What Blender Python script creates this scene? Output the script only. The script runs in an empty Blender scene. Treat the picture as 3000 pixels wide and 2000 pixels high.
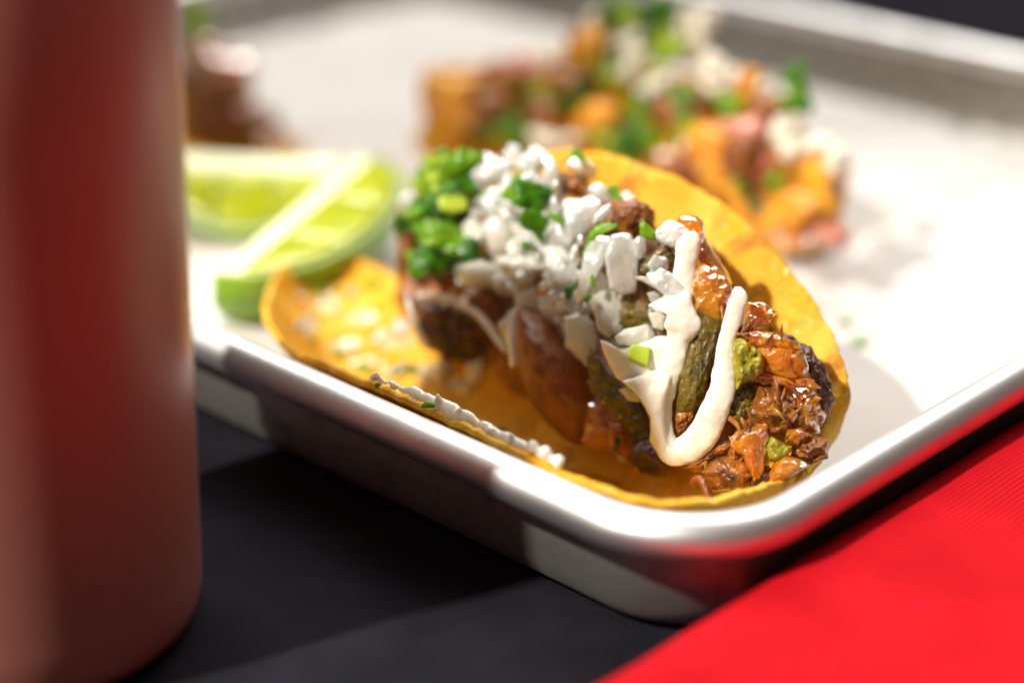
import bpy, math, random
import numpy as np
from mathutils import Vector, noise as mnoise

# ------------------------------------------------------------------ camera, light, exposure
S = 0.001                                   # everything below is laid out in millimetres
FPX = 5690.0; PITCH = math.radians(24.05); CAMH = 229.0
sc = bpy.context.scene
col = sc.collection
cam_d = bpy.data.cameras.new('camera'); cam = bpy.data.objects.new('camera', cam_d); col.objects.link(cam)
cam.location = (0, 0, CAMH*S); cam.rotation_euler = (math.pi/2-PITCH, 0, 0)
cam_d.sensor_width = 36; cam_d.lens = FPX/3000*36
cam_d.clip_start = 0.01; cam_d.clip_end = 20
cam_d.dof.use_dof = True; cam_d.dof.focus_distance = 0.450; cam_d.dof.aperture_fstop = 3.3
cam_d.dof.aperture_blades = 0
sc.camera = cam

w = bpy.data.worlds.new('World'); sc.world = w; w.use_nodes = True
bg = w.node_tree.nodes['Background']; bg.inputs[0].default_value = (1.0, 0.86, 0.72, 1); bg.inputs[1].default_value = 0.09

def lamp(name, kind, loc, target, energy, color=(1, 1, 1), **kw):
    d = bpy.data.lights.new(name, kind); o = bpy.data.objects.new(name, d); col.objects.link(o)
    o.location = loc; d.energy = energy; d.color = color
    o.rotation_euler = (Vector(target)-Vector(loc)).to_track_quat('-Z', 'Y').to_euler()
    for k, v in kw.items(): setattr(d, k, v)
    return o
TGT = Vector((0.0, 0.42, 0.03))
KEL = math.radians(48); KD = Vector((-0.868*math.cos(KEL), -0.497*math.cos(KEL), math.sin(KEL)))
KT = Vector((0.0, 0.37, 0.0))
lamp('key_lamp', 'SPOT', KT+KD*2.2, KT, 300, (1.0, 0.95, 0.86), spot_size=math.radians(15), spot_blend=0.5, shadow_soft_size=0.036)
lamp('overhead_window_lamp', 'AREA', (0.05, 1.2, 1.0), (0.02, 0.46, 0.0), 17, (1.0, 0.98, 0.95), shape='RECTANGLE', size=1.3, size_y=0.6)

for i, (x, y, z) in enumerate(((-0.35, 0.75, 0.75), (0.30, 0.62, 0.8), (-0.30, -0.05, 0.85))):
    lamp('bulb_lamp', 'POINT', (x, y, z), TGT, 1.3, (1.0, 0.84, 0.62), shadow_soft_size=0.018)

sc.render.engine = 'CYCLES'
sc.cycles.use_denoising = True
sc.cycles.max_bounces = 8; sc.cycles.transmission_bounces = 6; sc.cycles.sample_clamp_indirect = 6
sc.view_settings.view_transform = 'Standard'; sc.view_settings.look = 'None'
sc.view_settings.exposure = 0.15; sc.view_settings.gamma = 1.0

# ------------------------------------------------------------------ pixel <-> place
cP, sP = math.cos(PITCH), math.sin(PITCH)
CAM = np.array([0, 0, CAMH])
AZ = math.radians(-46.4)
UD = np.array([math.sin(AZ), math.cos(AZ), 0]); VD = np.array([math.cos(AZ), -math.sin(AZ), 0]); ZD = np.array([0, 0, 1.0])
def ray(px, py):
    x = (px-1500)/FPX; y = (1000-py)/FPX
    d = np.array([x, cP+y*sP, -sP+y*cP]); return d
def P(px, py, z):
    d = ray(px, py); return CAM+d*((z-CAMH)/d[2])
def W(U, V, z): return U*UD+V*VD+z*ZD
def M(px, py, off=0.0, v0=322.0, k=0.38):
    """where the sight line meets the sloping front of a taco's filling (V = v0 + k z - off)"""
    d = ray(px, py)
    if v0 == 322.0: v0 += max(0, px-2200)*0.075
    t = (v0-off+k*CAMH)/(d@VD-k*d[2]); return CAM+d*t
def depth(p): q = p-CAM; return q[1]*cP-q[2]*sP
def pxmm(p): return depth(p)/FPX                         # millimetres per photo pixel there

# ------------------------------------------------------------------ mesh helpers
def tag(o, label, cat, group=None):
    o['label'] = label; o['category'] = cat
    if group: o['group'] = group
    return o
def thing(name, loc, label, cat, group=None):
    o = bpy.data.objects.new(name, None); col.objects.link(o); o.location = Vector(loc)*S
    o.empty_display_size = 0.01
    return tag(o, label, cat, group)
def obj(name, verts, faces, mat, parent=None, smooth=True, origin=None):
    verts = np.asarray(verts, float)
    org = verts.mean(0) if origin is None else np.asarray(origin, float)
    me = bpy.data.meshes.new(name)
    me.from_pydata(((verts-org)*S).tolist(), [], [tuple(int(i) for i in f) for f in faces]); me.update()
    if smooth: me.polygons.foreach_set('use_smooth', [True]*len(me.polygons))
    me.materials.append(mat)
    o = bpy.data.objects.new(name, me); col.objects.link(o)
    base = np.zeros(3)
    if parent is not None:
        p = parent
        while p is not None: base = base+np.array(p.location)/S; p = p.parent
        o.parent = parent
    o.location = Vector(org-base)*S
    return o
def grid_faces(n, m, wrap_n=False, wrap_m=False):
    f = []
    for i in range(n if wrap_n else n-1):
        for j in range(m if wrap_m else m-1):
            a = i*m+j; b = ((i+1) % n)*m+j; c = ((i+1) % n)*m+(j+1) % m; d = i*m+(j+1) % m
            f.append((a, b, c, d))
    return f
def nz(p, scale, seed=0.0, octs=3):
    q = Vector((p[0]*scale+seed*7.3, p[1]*scale-seed*3.1, p[2]*scale+seed*1.7))
    return mnoise.fractal(q, 1.0, 2.0, octs)
def catmull(pts, n, closed=False):
    pts = np.asarray(pts, float); m = len(pts); out = []
    tt = np.linspace(0, m if closed else m-1, n, endpoint=not closed)
    for t in tt:
        i = int(t); f = t-i
        if not closed and i >= m-1: i = m-2; f = 1.0
        g = (lambda k: pts[k % m]) if closed else (lambda k: pts[min(max(k, 0), m-1)])
        a, b, c, d = g(i-1), g(i), g(i+1), g(i+2)
        out.append(.5*((2*b)+(c-a)*f+(2*a-5*b+4*c-d)*f*f+(3*b-a-3*c+d)*f**3))
    return np.array(out)
def resample(pts, n):
    pts = np.asarray(pts, float); L = np.r_[0, np.cumsum(np.linalg.norm(np.diff(pts, axis=0), axis=1))]
    t = np.linspace(0, L[-1], n)
    return np.stack([np.interp(t, L, pts[:, k]) for k in range(pts.shape[1])], -1)
def norm(a): return a/np.linalg.norm(a)

Z = {'1': (1100, 400, 2.851), '2': (1600, 600, 2.613), '3': (1600, 900, 2.352), '4': (700, 700, 2.24), 'R': (1900, 800, 2.063), '': (0, 0, 1)}
def zp(pts, z):
    ox, oy, s = Z[z]; return [(ox+x/s, oy+y/s) for x, y in pts]

def slab_geo(poly, where, thick=2.0, bulge=0.0, tilt=(0, 0), bend=0.0, bend_ang=0.0, amp=0.0, nscale=.3, seed=0, seg=44, rough=0.0, soft=False, fine=False):
    """a solid piece whose outline is seen as poly (photo pixels), standing at the point where(px,py)"""
    rng = random.Random(seed)
    poly = np.array(poly, float); c2 = poly.mean(0); C = where(*c2)
    view = norm(CAM-C); right = norm(np.cross(-view, ZD)); up = np.cross(right, -view)
    n = norm(view+right*tilt[0]+up*tilt[1])
    out2 = catmull(poly, seg, True) if soft else resample(np.vstack([poly, poly[:1]]), seg+1)[:-1]
    pl = []
    for x, y in out2:
        d = ray(x, y); pl.append(CAM+d*(((C-CAM)@n)/(d@n)))
    pl = np.array(pl)-C
    if rough:
        jit = np.array([rough*nz(q+C, .4, seed, 2) for q in pl])
    else: jit = np.zeros(len(pl))
    ax = norm(right*math.cos(bend_ang)+up*math.sin(bend_ang))
    half = thick/2
    prof = [(.28, half), (.55, half), (.8, half), (.95, half*.97), (1.0, half*.72), (1.0, -half*.72), (.95, -half*.97), (.6, -half)]
    if fine:
        prof = [(k/15., half*(1-(k/15.)**6*.5)) for k in range(1, 15)]+[(1.0, half*.3), (1.0, -half*.4), (.9, -half*.9), (.6, -half)]
    vs = []
    for r, h in prof:
        for q, jj in zip(pl, jit): vs.append((q*r*(1+jj*r**4), h+bulge*(1-r*r)))
    vs.append((np.zeros(3), half+bulge)); vs.append((np.zeros(3), -half+bulge))
    V = []
    for q, h in vs:
        hh = h-bend*(q@ax)**2
        p = C+q+n*hh
        if amp:
            p = p+n*amp*nz(p, nscale, seed)
            if fine: p = p+n*amp*(.45*nz(p, nscale*2.6, seed+5, 3)+.16*nz(p, nscale*8, seed+9, 2))
        V.append(p)
    m = seg; F = []
    for i in range(len(prof)-1):
        for j in range(m): F.append((i*m+j, i*m+(j+1) % m, (i+1)*m+(j+1) % m, (i+1)*m+j))
    a, b = len(V)-2, len(V)-1; l = (len(prof)-1)*m
    for j in range(m): F.append((a, (j+1) % m, j)); F.append((b, l+j, l+(j+1) % m))
    F = [f[::-1] for f in F]
    return np.array(V), F
def slab(name, poly, mat, parent, z='', off=0.0, where=None, **kw):
    wh = where or (lambda x, y: M(x, y, off))
    V, F = slab_geo(zp(poly, z), wh, **kw)
    return obj(name, V, F, mat, parent)

def tube_geo(pts, radii, seg=14, flat=1.0):
    pts = np.array(pts, float); n = len(pts); V = []
    prev = None
    for i in range(n):
        t = norm(pts[min(i+1, n-1)]-pts[max(i-1, 0)])
        view = norm(CAM-pts[i]); a = norm(np.cross(t, view)); b = np.cross(a, t)
        for j in range(seg):
            th = 2*math.pi*j/seg; V.append(pts[i]+radii[i]*(math.cos(th)*a+math.sin(th)*b*flat))
    F = grid_faces(n, seg, False, True)
    V.append(pts[0]-norm(pts[1]-pts[0])*radii[0]*.7); V.append(pts[-1]+norm(pts[-1]-pts[-2])*radii[-1]*.7)
    a, b = len(V)-2, len(V)-1
    for j in range(seg): F.append((a, j, (j+1) % seg)); F.append((b, (n-1)*seg+(j+1) % seg, (n-1)*seg+j))
    return np.array(V), F
def tube_px(path, rad_px, where, n=40, seg=14, flat=1.0):
    p3 = np.array([where(x, y) for x, y in path]); 
    r = np.array([rr*pxmm(p) for rr, p in zip(rad_px, p3)])
    q = catmull(np.c_[p3, r], n)
    return tube_geo(q[:, :3], np.maximum(q[:, 3], .05), seg, flat)
def merged(geos):
    V = []; F = []; k = 0
    for v, f in geos:
        V.append(v); F += [tuple(i+k for i in g) for g in f]; k += len(v)
    return np.vstack(V), F
def remesh(o, voxel, smooth_it=6, amp=0.0, nscale=.4, seed=0):
    """fuse overlapping pieces of one part into one skin"""
    m = o.modifiers.new('fuse', 'REMESH'); m.mode = 'VOXEL'; m.voxel_size = voxel*S; m.use_smooth_shade = True
    s = o.modifiers.new('smooth', 'SMOOTH'); s.factor = .5; s.iterations = smooth_it
    dg = bpy.context.evaluated_depsgraph_get(); me = bpy.data.meshes.new_from_object(o.evaluated_get(dg))
    o.modifiers.clear(); old = o.data; nm = old.name; mat = old.materials[0]
    o.data = me; bpy.data.meshes.remove(old); me.name = nm
    if not me.materials: me.materials.append(mat)
    if amp:
        for v in me.vertices:
            p = np.array(v.co)/S; v.co = v.co+v.normal*(amp*S*nz(p, nscale, seed))
    me.polygons.foreach_set('use_smooth', [True]*len(me.polygons)); me.update()
    return o
ICO = {}
def ico(sub):
    if sub not in ICO:
        import bmesh
        bm = bmesh.new(); bmesh.ops.create_icosphere(bm, subdivisions=sub, radius=1)
        ICO[sub] = (np.array([v.co[:] for v in bm.verts]), [tuple(v.index for v in f.verts) for f in bm.faces]); bm.free()
    return ICO[sub]
def lump_geo(c, r, seed=0, amp=.25, nscale=1.3, sub=4, axes=None, box=0.0):
    """an uneven chunk, radii r along axes (default U, V, z)"""
    V, F = ico(sub); A = axes if axes is not None else np.array([UD, VD, ZD])
    out = []
    for q in V:
        qq = np.array(q)
        if box: qq = qq*(1-box)+box*np.clip(qq*1.5, -.86, .86)
        qq = qq*(1+amp*nz(q, nscale, seed, 4)); out.append(np.asarray(c)+(qq*np.asarray(r))@A)
    return np.array(out), F
def rnd_axes(rng):
    a = norm(np.array([rng.gauss(0, 1) for _ in range(3)])); b = norm(np.cross(a, [rng.gauss(0, 1) for _ in range(3)])); return np.array([a, b, np.cross(a, b)])

# ------------------------------------------------------------------ materials
def mat(name, color, rough=.5, metal=0.0, c2=None, nscale=200, detail=4, bump=0.0, bscale=400, sss=0.0, sss_r=(1, .6, .3), sss_s=.003, coat=0.0, trans=0.0, ior=1.4, spots=None, ramp=(.35, .65), translucent=0.0, spec=.5, sheen=0.0, coat_rough=.1, rough2=None, streak=None):
    m = bpy.data.materials.new(name); m.use_nodes = True; nt = m.node_tree; N = nt.nodes; L = nt.links
    b = N['Principled BSDF']; outp = N['Material Output']
    b.inputs['Base Color'].default_value = (*color, 1); b.inputs['Roughness'].default_value = rough; b.inputs['Metallic'].default_value = metal
    b.inputs['IOR'].default_value = ior; b.inputs['Coat Weight'].default_value = coat; b.inputs['Coat Roughness'].default_value = coat_rough
    b.inputs['Transmission Weight'].default_value = trans; b.inputs['Specular IOR Level'].default_value = spec
    b.inputs['Sheen Weight'].default_value = sheen
    if sss:
        b.inputs['Subsurface Weight'].default_value = sss; b.inputs['Subsurface Radius'].default_value = sss_r; b.inputs['Subsurface Scale'].default_value = sss_s
    tc = N.new('ShaderNodeTexCoord'); src = tc.outputs['Object']
    geo = N.new('ShaderNodeNewGeometry'); src = geo.outputs['Position']
    cur = None
    if c2 is not None:
        t = N.new('ShaderNodeTexNoise'); t.inputs['Scale'].default_value = nscale; t.inputs['Detail'].default_value = detail; L.new(src, t.inputs['Vector'])
        r = N.new('ShaderNodeValToRGB'); r.color_ramp.elements[0].position = ramp[0]; r.color_ramp.elements[1].position = ramp[1]
        r.color_ramp.elements[0].color = (*color, 1); r.color_ramp.elements[1].color = (*c2, 1)
        L.new(t.outputs['Fac'], r.inputs['Fac']); cur = r.outputs['Color']
        if rough2 is not None:
            mr = N.new('ShaderNodeMapRange'); mr.inputs[1].default_value = ramp[0]; mr.inputs[2].default_value = ramp[1]; mr.inputs[3].default_value = rough; mr.inputs[4].default_value = rough2
            L.new(t.outputs['Fac'], mr.inputs[0]); L.new(mr.outputs[0], b.inputs['Roughness'])
    for sp in (spots or []):                       # (colour, scale, lo, hi)
        t = N.new('ShaderNodeTexNoise'); t.inputs['Scale'].default_value = sp[1]; t.inputs['Detail'].default_value = 3; L.new(src, t.inputs['Vector'])
        mr = N.new('ShaderNodeMapRange'); mr.inputs[1].default_value = sp[2]; mr.inputs[2].default_value = sp[3]; L.new(t.outputs['Fac'], mr.inputs[0])
        mx = N.new('ShaderNodeMix'); mx.data_type = 'RGBA'; L.new(mr.outputs[0], mx.inputs[0])
        if cur is not None: L.new(cur, mx.inputs[6])
        else: mx.inputs[6].default_value = (*color, 1)
        mx.inputs[7].default_value = (*sp[0], 1); cur = mx.outputs[2]
    if cur is not None: L.new(cur, b.inputs['Base Color'])
    if bump:
        t = N.new('ShaderNodeTexNoise'); t.inputs['Scale'].default_value = bscale; t.inputs['Detail'].default_value = 5
        if streak:
            mpn = N.new('ShaderNodeMapping'); mpn.inputs['Scale'].default_value = streak; mpn.inputs['Rotation'].default_value = (.3, .2, .5); L.new(src, mpn.inputs[0]); L.new(mpn.outputs[0], t.inputs['Vector'])
        else: L.new(src, t.inputs['Vector'])
        bp = N.new('ShaderNodeBump'); bp.inputs['Strength'].default_value = 1; bp.inputs['Distance'].default_value = bump*S; L.new(t.outputs['Fac'], bp.inputs['Height'])
        L.new(bp.outputs[0], b.inputs['Normal'])
        if coat: L.new(bp.outputs[0], b.inputs['Coat Normal'])
    if translucent:
        tr = N.new('ShaderNodeBsdfTranslucent')
        if cur is not None: L.new(cur, tr.inputs['Color'])
        else: tr.inputs['Color'].default_value = (*color, 1)
        mx = N.new('ShaderNodeMixShader'); mx.inputs[0].default_value = translucent
        L.new(b.outputs[0], mx.inputs[1]); L.new(tr.outputs[0], mx.inputs[2]); L.new(mx.outputs[0], outp.inputs['Surface'])
    return m
MT = {}
MT['alu'] = mat('brushed_aluminium', (.84, .83, .82), .42, .97, c2=(.72, .71, .70), nscale=90, bump=.03, bscale=900, rough2=.48)
MT['alu_body'] = mat('worn_aluminium', (.60, .57, .53), .5, 1.0, c2=(.33, .31, .28), nscale=120, detail=10, bump=.12, bscale=300, rough2=.6, ramp=(.4, .7))
MT['paper'] = mat('white_paper', (.63, .59, .55), .6, c2=(.71, .68, .65), nscale=18, detail=5, bump=.3, bscale=110, spots=[((.53, .46, .385), 14, .54, .72)])
MT['tortilla'] = mat('corn_tortilla', (.82, .385, .006), .6, c2=(.90, .58, .08), nscale=48, detail=10, ramp=(.44, .68), bump=.6, bscale=560, sss=.15, sss_r=(1, .45, .1), sss_s=.002, spec=.4, translucent=.12, spots=[((.92, .68, .24), 480, .62, .72), ((.52, .20, .006), 80, .58, .70), ((.26, .09, .012), 190, .69, .74)])
MT['onion'] = mat('raw_onion', (.72, .74, .64), .18, c2=(.93, .93, .91), nscale=320, bump=.5, bscale=700, streak=(1, 1, .12), sss=.3, sss_r=(1, .97, .85), sss_s=.0015, coat=.8, coat_rough=.1, trans=.6, ior=1.33)
MT['onion_clear'] = mat('glassy_onion', (.93, .89, .74), .2, c2=(.96, .94, .86), nscale=150, bump=.3, bscale=600, streak=(1, 1, .12), sss=.4, sss_r=(1, .9, .6), sss_s=.002, coat=.7, coat_rough=.1, trans=.42, ior=1.3)
MT['crema'] = mat('crema', (.90, .86, .75), .2, sss=.6, sss_r=(1, .9, .7), sss_s=.0015, coat=.6, coat_rough=.1, bump=.03, bscale=250)
MT['juice'] = mat('creamy_juice', (.88, .66, .30), .12, c2=(.90, .82, .62), nscale=200, coat=1.0, coat_rough=.05, sss=.3, sss_s=.002, bump=.2, bscale=400, trans=.35)
MT['leaf'] = mat('cilantro_green', (.035, .16, .003), .32, c2=(.10, .32, .006), nscale=220, bump=.2, bscale=500, translucent=.25, coat=.3)
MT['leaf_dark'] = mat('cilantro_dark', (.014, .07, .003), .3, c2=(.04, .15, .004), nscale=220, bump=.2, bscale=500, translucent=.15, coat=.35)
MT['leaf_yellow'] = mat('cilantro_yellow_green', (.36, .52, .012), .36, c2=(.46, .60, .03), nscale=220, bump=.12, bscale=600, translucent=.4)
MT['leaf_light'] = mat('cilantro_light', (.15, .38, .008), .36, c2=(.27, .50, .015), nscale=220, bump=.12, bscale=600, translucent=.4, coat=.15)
MT['stem'] = mat('cilantro_stem', (.50, .62, .06), .35, sss=.5, sss_r=(.6, 1, .2), sss_s=.002)
MT['meat'] = mat('seared_pork', (.11, .028, .003), .30, c2=(.42, .14, .016), nscale=170, bump=.9, bscale=520, streak=(.16, 1, 1), coat=.55, coat_rough=.18, sss=.1, sss_r=(1, .3, .1), spots=[((.03, .008, .003), 110, .62, .74)])
MT['meat_red'] = mat('smooth_pork', (.17, .042, .004), .42, c2=(.30, .085, .008), nscale=180, detail=7, bump=.9, bscale=450, streak=(1, 1, .14), coat=.35, coat_rough=.25, sss=.15, sss_r=(1, .3, .1))
MT['amber'] = mat('glazed_pork_skin', (.70, .17, .004), .10, c2=(.85, .36, .02), nscale=190, bump=.3, bscale=420, coat=1.0, coat_rough=.04, sss=.5, sss_r=(1, .35, .06), sss_s=.004, trans=.5, spots=[((.30, .05, .004), 150, .64, .76)])
MT['char_and_shade'] = mat('charred_crust_and_shade', (.030, .012, .010), .3, c2=(.15, .05, .02), nscale=260, bump=.9, bscale=500, coat=.8, coat_rough=.12)
MT['salsa'] = mat('green_salsa', (.075, .052, .002), .12, c2=(.20, .135, .004), nscale=260, bump=1.1, bscale=620, coat=1.0, coat_rough=.04, sss=.25, sss_r=(.8, 1, .2), sss_s=.002, spots=[((.44, .40, .04), 600, .64, .72), ((.13, .045, .004), 130, .52, .66)])
MT['salsa_light'] = mat('bright_green_salsa', (.24, .20, .006), .14, c2=(.42, .36, .015), nscale=210, bump=.8, bscale=460, coat=.7, coat_rough=.05, sss=.4, sss_r=(.8, 1, .2), sss_s=.002)
MT['rind'] = mat('lime_rind', (.13, .30, .008), .35, c2=(.27, .44, .015), nscale=60, bump=.25, bscale=500, coat=.3)
MT['pith'] = mat('lime_pith', (.76, .80, .56), .5, sss=.6, sss_r=(1, 1, .7), sss_s=.003, c2=(.88, .90, .62), nscale=70)
MT['flesh'] = mat('lime_flesh', (.36, .42, .003), .25, c2=(.48, .52, .006), nscale=110, bump=.25, bscale=260, sss=.8, sss_r=(.9, 1, .2), sss_s=.005, coat=.5)
MT['potato'] = mat('roast_squash', (.74, .24, .008), .35, c2=(.86, .42, .03), nscale=90, bump=.4, bscale=260, coat=.4, spots=[((.25, .05, .006), 70, .52, .64)])
MT['cheese'] = mat('white_crumbly_cheese', (.86, .78, .64), .6, bump=.5, bscale=300, sss=.4, sss_r=(1, .9, .7), sss_s=.002)
MT['radish'] = mat('pink_pickled_onion', (.48, .12, .07), .3, c2=(.66, .30, .22), nscale=90, coat=.4, sss=.4)
MT['cup'] = mat('matte_terracotta_coating', (.42, .145, .11), .5, bump=.03, bscale=1500, coat=1.0, coat_rough=.33, spec=.5)
MT['black_cloth'] = mat('black_cloth', (.008, .0075, .0115), .9, c2=(.016, .014, .021), nscale=30, spec=.15)
MT['red_cloth'] = mat('red_cloth', (.46, .002, .008), .8, c2=(.60, .006, .014), nscale=30, spec=.15)
MT['wood'] = mat('dark_table_wood', (.05, .03, .02), .5, c2=(.08, .045, .03), nscale=20)
def weave(m, scale, dist, rot=0.0):
    nt = m.node_tree; N = nt.nodes; L = nt.links; b = N['Principled BSDF']
    geo = N.new('ShaderNodeNewGeometry'); mp = N.new('ShaderNodeMapping'); mp.inputs['Rotation'].default_value = (0, 0, rot); L.new(geo.outputs['Position'], mp.inputs[0])
    h = None
    for d in ('X', 'Y'):
        wv = N.new('ShaderNodeTexWave'); wv.wave_type = 'BANDS'; wv.bands_direction = d; wv.inputs['Scale'].default_value = scale; wv.inputs['Distortion'].default_value = .6; wv.inputs['Detail Scale'].default_value = 3
        L.new(mp.outputs[0], wv.inputs[0])
        if h is None: h = wv.outputs['Fac']
        else:
            mx = N.new('ShaderNodeMath'); mx.operation = 'ADD'; L.new(h, mx.inputs[0]); L.new(wv.outputs['Fac'], mx.inputs[1]); h = mx.outputs[0]
    bp = N.new('ShaderNodeBump'); bp.inputs['Distance'].default_value = dist*S; L.new(h, bp.inputs['Height']); L.new(bp.outputs[0], b.inputs['Normal'])
weave(MT['black_cloth'], 420, .14, AZ); weave(MT['red_cloth'], 260, .16, AZ)

# ------------------------------------------------------------------ setting: table and cloths
def block(name, lo, hi, m, parent=None):
    (x0, y0, z0), (x1, y1, z1) = lo, hi
    V = [(x, y, z) for z in (z0, z1) for y in (y0, y1) for x in (x0, x1)]
    F = [(0, 2, 3, 1), (4, 5, 7, 6), (0, 1, 5, 4), (1, 3, 7, 5), (3, 2, 6, 7), (2, 0, 4, 6)]
    return obj(name, V, F, m, parent, smooth=False)
tt = block('table_top', (-900, -100, -30), (900, 1600, -3), MT['wood']); tt['kind'] = 'structure'

def in_tray(U, V): return 214 < U < 656 and 281 < V < 632
xs = np.r_[np.linspace(-880, -260, 20), np.linspace(-250, 250, 130), np.linspace(260, 880, 20)]
ys = np.r_[np.linspace(-80, 180, 10), np.linspace(190, 520, 90), np.linspace(530, 1580, 40)]
V = []
for x in xs:
    for y in ys:
        p = np.array([x, y, 0.0]); U_, V_ = p@UD, p@VD
        dx = max(205-U_, U_-666, 272-V_, V_-640, 0); k = min(1, dx/35)
        dc = math.hypot(x+107.7, y-365); k *= min(1, max(0, dc-42)/30)
        z = -.6+k*(2.6*nz(p, .014, 2.0, 2)+.7*nz(p, .05, 5.0, 2))
        V.append((x, y, max(z, -2.6)))
tc = obj('tablecloth', V, [f[::-1] for f in grid_faces(len(xs), len(ys))], MT['black_cloth']); tc['kind'] = 'structure'

# folded red cloth lying along the right side of the tray
prof = [(204.8, -.5), (205.6, 5), (205.4, 13), (204.2, 16.8), (201, 18.0), (194, 17.4), (186, 16.6), (176, 15.8), (162, 15.0), (140, 14.2), (100, 12.5), (60, 10.0), (20, 9.5), (-30, 8.5), (-60, 6), (-64, 2), (-62, -.5)]
NV = 110; V = []
for i in range(NV):
    v_ = 120+(760-120)*i/(NV-1)
    for U_, z_ in prof:
        wob = 1.3*nz((v_, U_*.8, 0), .02, 3, 2) if z_ > 2 else 0
        ed = .8*nz((v_, 0, 0), .03, 7, 2) if U_ > 190 else 0
        V.append(W(U_-abs(ed), v_, z_+(wob if U_ < 195 else wob*.2)))
F = grid_faces(NV, len(prof)); F.append(tuple(range(len(prof)))); F.append(tuple(reversed(range((NV-1)*len(prof), NV*len(prof)))))
red = obj('folded_cloth', V, F, MT['red_cloth'])
tag(red, 'bright red woven cloth folded flat beside the metal tray', 'cloth')

# ------------------------------------------------------------------ tray
BU0, BV0, BU1, BV1, BR = 206.7, 273.5, 664.0, 642.0, 29.0     # bead centre line
def outline(inset, nc=14):
    u0, v0, u1, v1 = BU0+inset, BV0+inset, BU1-inset, BV1-inset; r = max(BR-inset*.9, 2); out = []
    for cu, cv, a0 in ((u0+r, v0+r, 180), (u1-r, v0+r, 270), (u1-r, v1-r, 0), (u0+r, v1-r, 90)):
        for k in range(nc+1):
            a = math.radians(a0+90*k/nc); out.append((cu+r*math.cos(a), cv+r*math.sin(a)))
    return out
tray = thing('sheet_pan', W(430, 460, 0), 'scuffed aluminium sheet pan with rolled rim holding tacos and lime wedges', 'tray')
def sweep(prof, closed):
    V = []; n = None
    for ins, z in prof:
        o_ = outline(ins); n = len(o_); V += [W(a, b, z) for a, b in o_]
    F = grid_faces(len(prof), n, closed, True); return V, F, n
pr = [(5*math.cos(2*math.pi*k/18), 27+5*math.sin(2*math.pi*k/18)) for k in range(18)]
V, F, n = sweep(pr, True); obj('rim', V, F, MT['alu'], tray)
pr = [(3.0, 24), (3.6, 14), (4.6, 6), (6.0, 2.4), (8.2, .6), (11.5, 0), (16, 0), (16, .9), (14.6, 1.1), (13, 2.0), (11.5, 3.6), (9.8, 6.8), (7.0, 14), (4.2, 24)]
V, F, n = sweep(pr, False)
F.append(tuple(range(6*n, 7*n))); F.append(tuple(reversed(range(7*n, 8*n)))); obj('pan_body', V, F, MT['alu_body'], tray)

# parchment liner
U_s = np.linspace(222, 649, 110); V_s = np.linspace(289, 626, 90); top = []
for a in U_s:
    for b in V_s:
        e = min(a-222, 649-a, b-289, 626-b); k = min(1, e/25)
        h = 1.75+k*(abs(1.5*nz((a, b, 0), .016, 1, 2))+.5*abs(nz((a, b, 0), .05, 3, 2)))
        top.append(W(a, b, h))
nA, nB = len(U_s), len(V_s)
bot = [p-np.array([0, 0, .3]) for p in top]; F = [f[::-1] for f in grid_faces(nA, nB)]; o_ = nA*nB
F2 = [tuple(i+o_ for i in f[::-1]) for f in F]
edge = [i*nB for i in range(nA)]+[(nA-1)*nB+j for j in range(1, nB)]+[i*nB+nB-1 for i in range(nA-2, -1, -1)]+[j for j in range(nB-2, 0, -1)]
F3 = [(edge[i], edge[(i+1) % len(edge)], edge[(i+1) % len(edge)]+o_, edge[i]+o_) for i in range(len(edge))]
pl = obj('parchment_liner', top+bot, F+F2+F3, MT['paper'])
tag(pl, 'white parchment sheet lining the floor of the metal tray', 'paper')

# ------------------------------------------------------------------ tumbler
cup = thing('tumbler', (-107.7, 365, -.4), 'matte terracotta coloured tumbler standing on the black tablecloth', 'cup')
def lathe(prof, c, seg=96, closed=False):
    V = []
    for r, z in prof:
        for k in range(seg):
            a = 2*math.pi*k/seg; V.append((c[0]+r*math.cos(a), c[1]+r*math.sin(a), z))
    return V, grid_faces(len(prof), seg, closed, True)
CH = 153
pr = [(0.01, 0.2), (33, 0.0), (36.5, .8), (38.8, 3.2), (39.7, 7), (40, 14), (41.2, 60), (43.2, 120), (44.3, CH-2), (43.8, CH), (42.8, CH), (42.0, CH-2), (39, 60), (37.5, 8), (0.01, 6)]
V, F = lathe(pr, (-107.7, 365)); obj('body', V, [f[::-1] for f in F], MT['cup'], cup)

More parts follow.
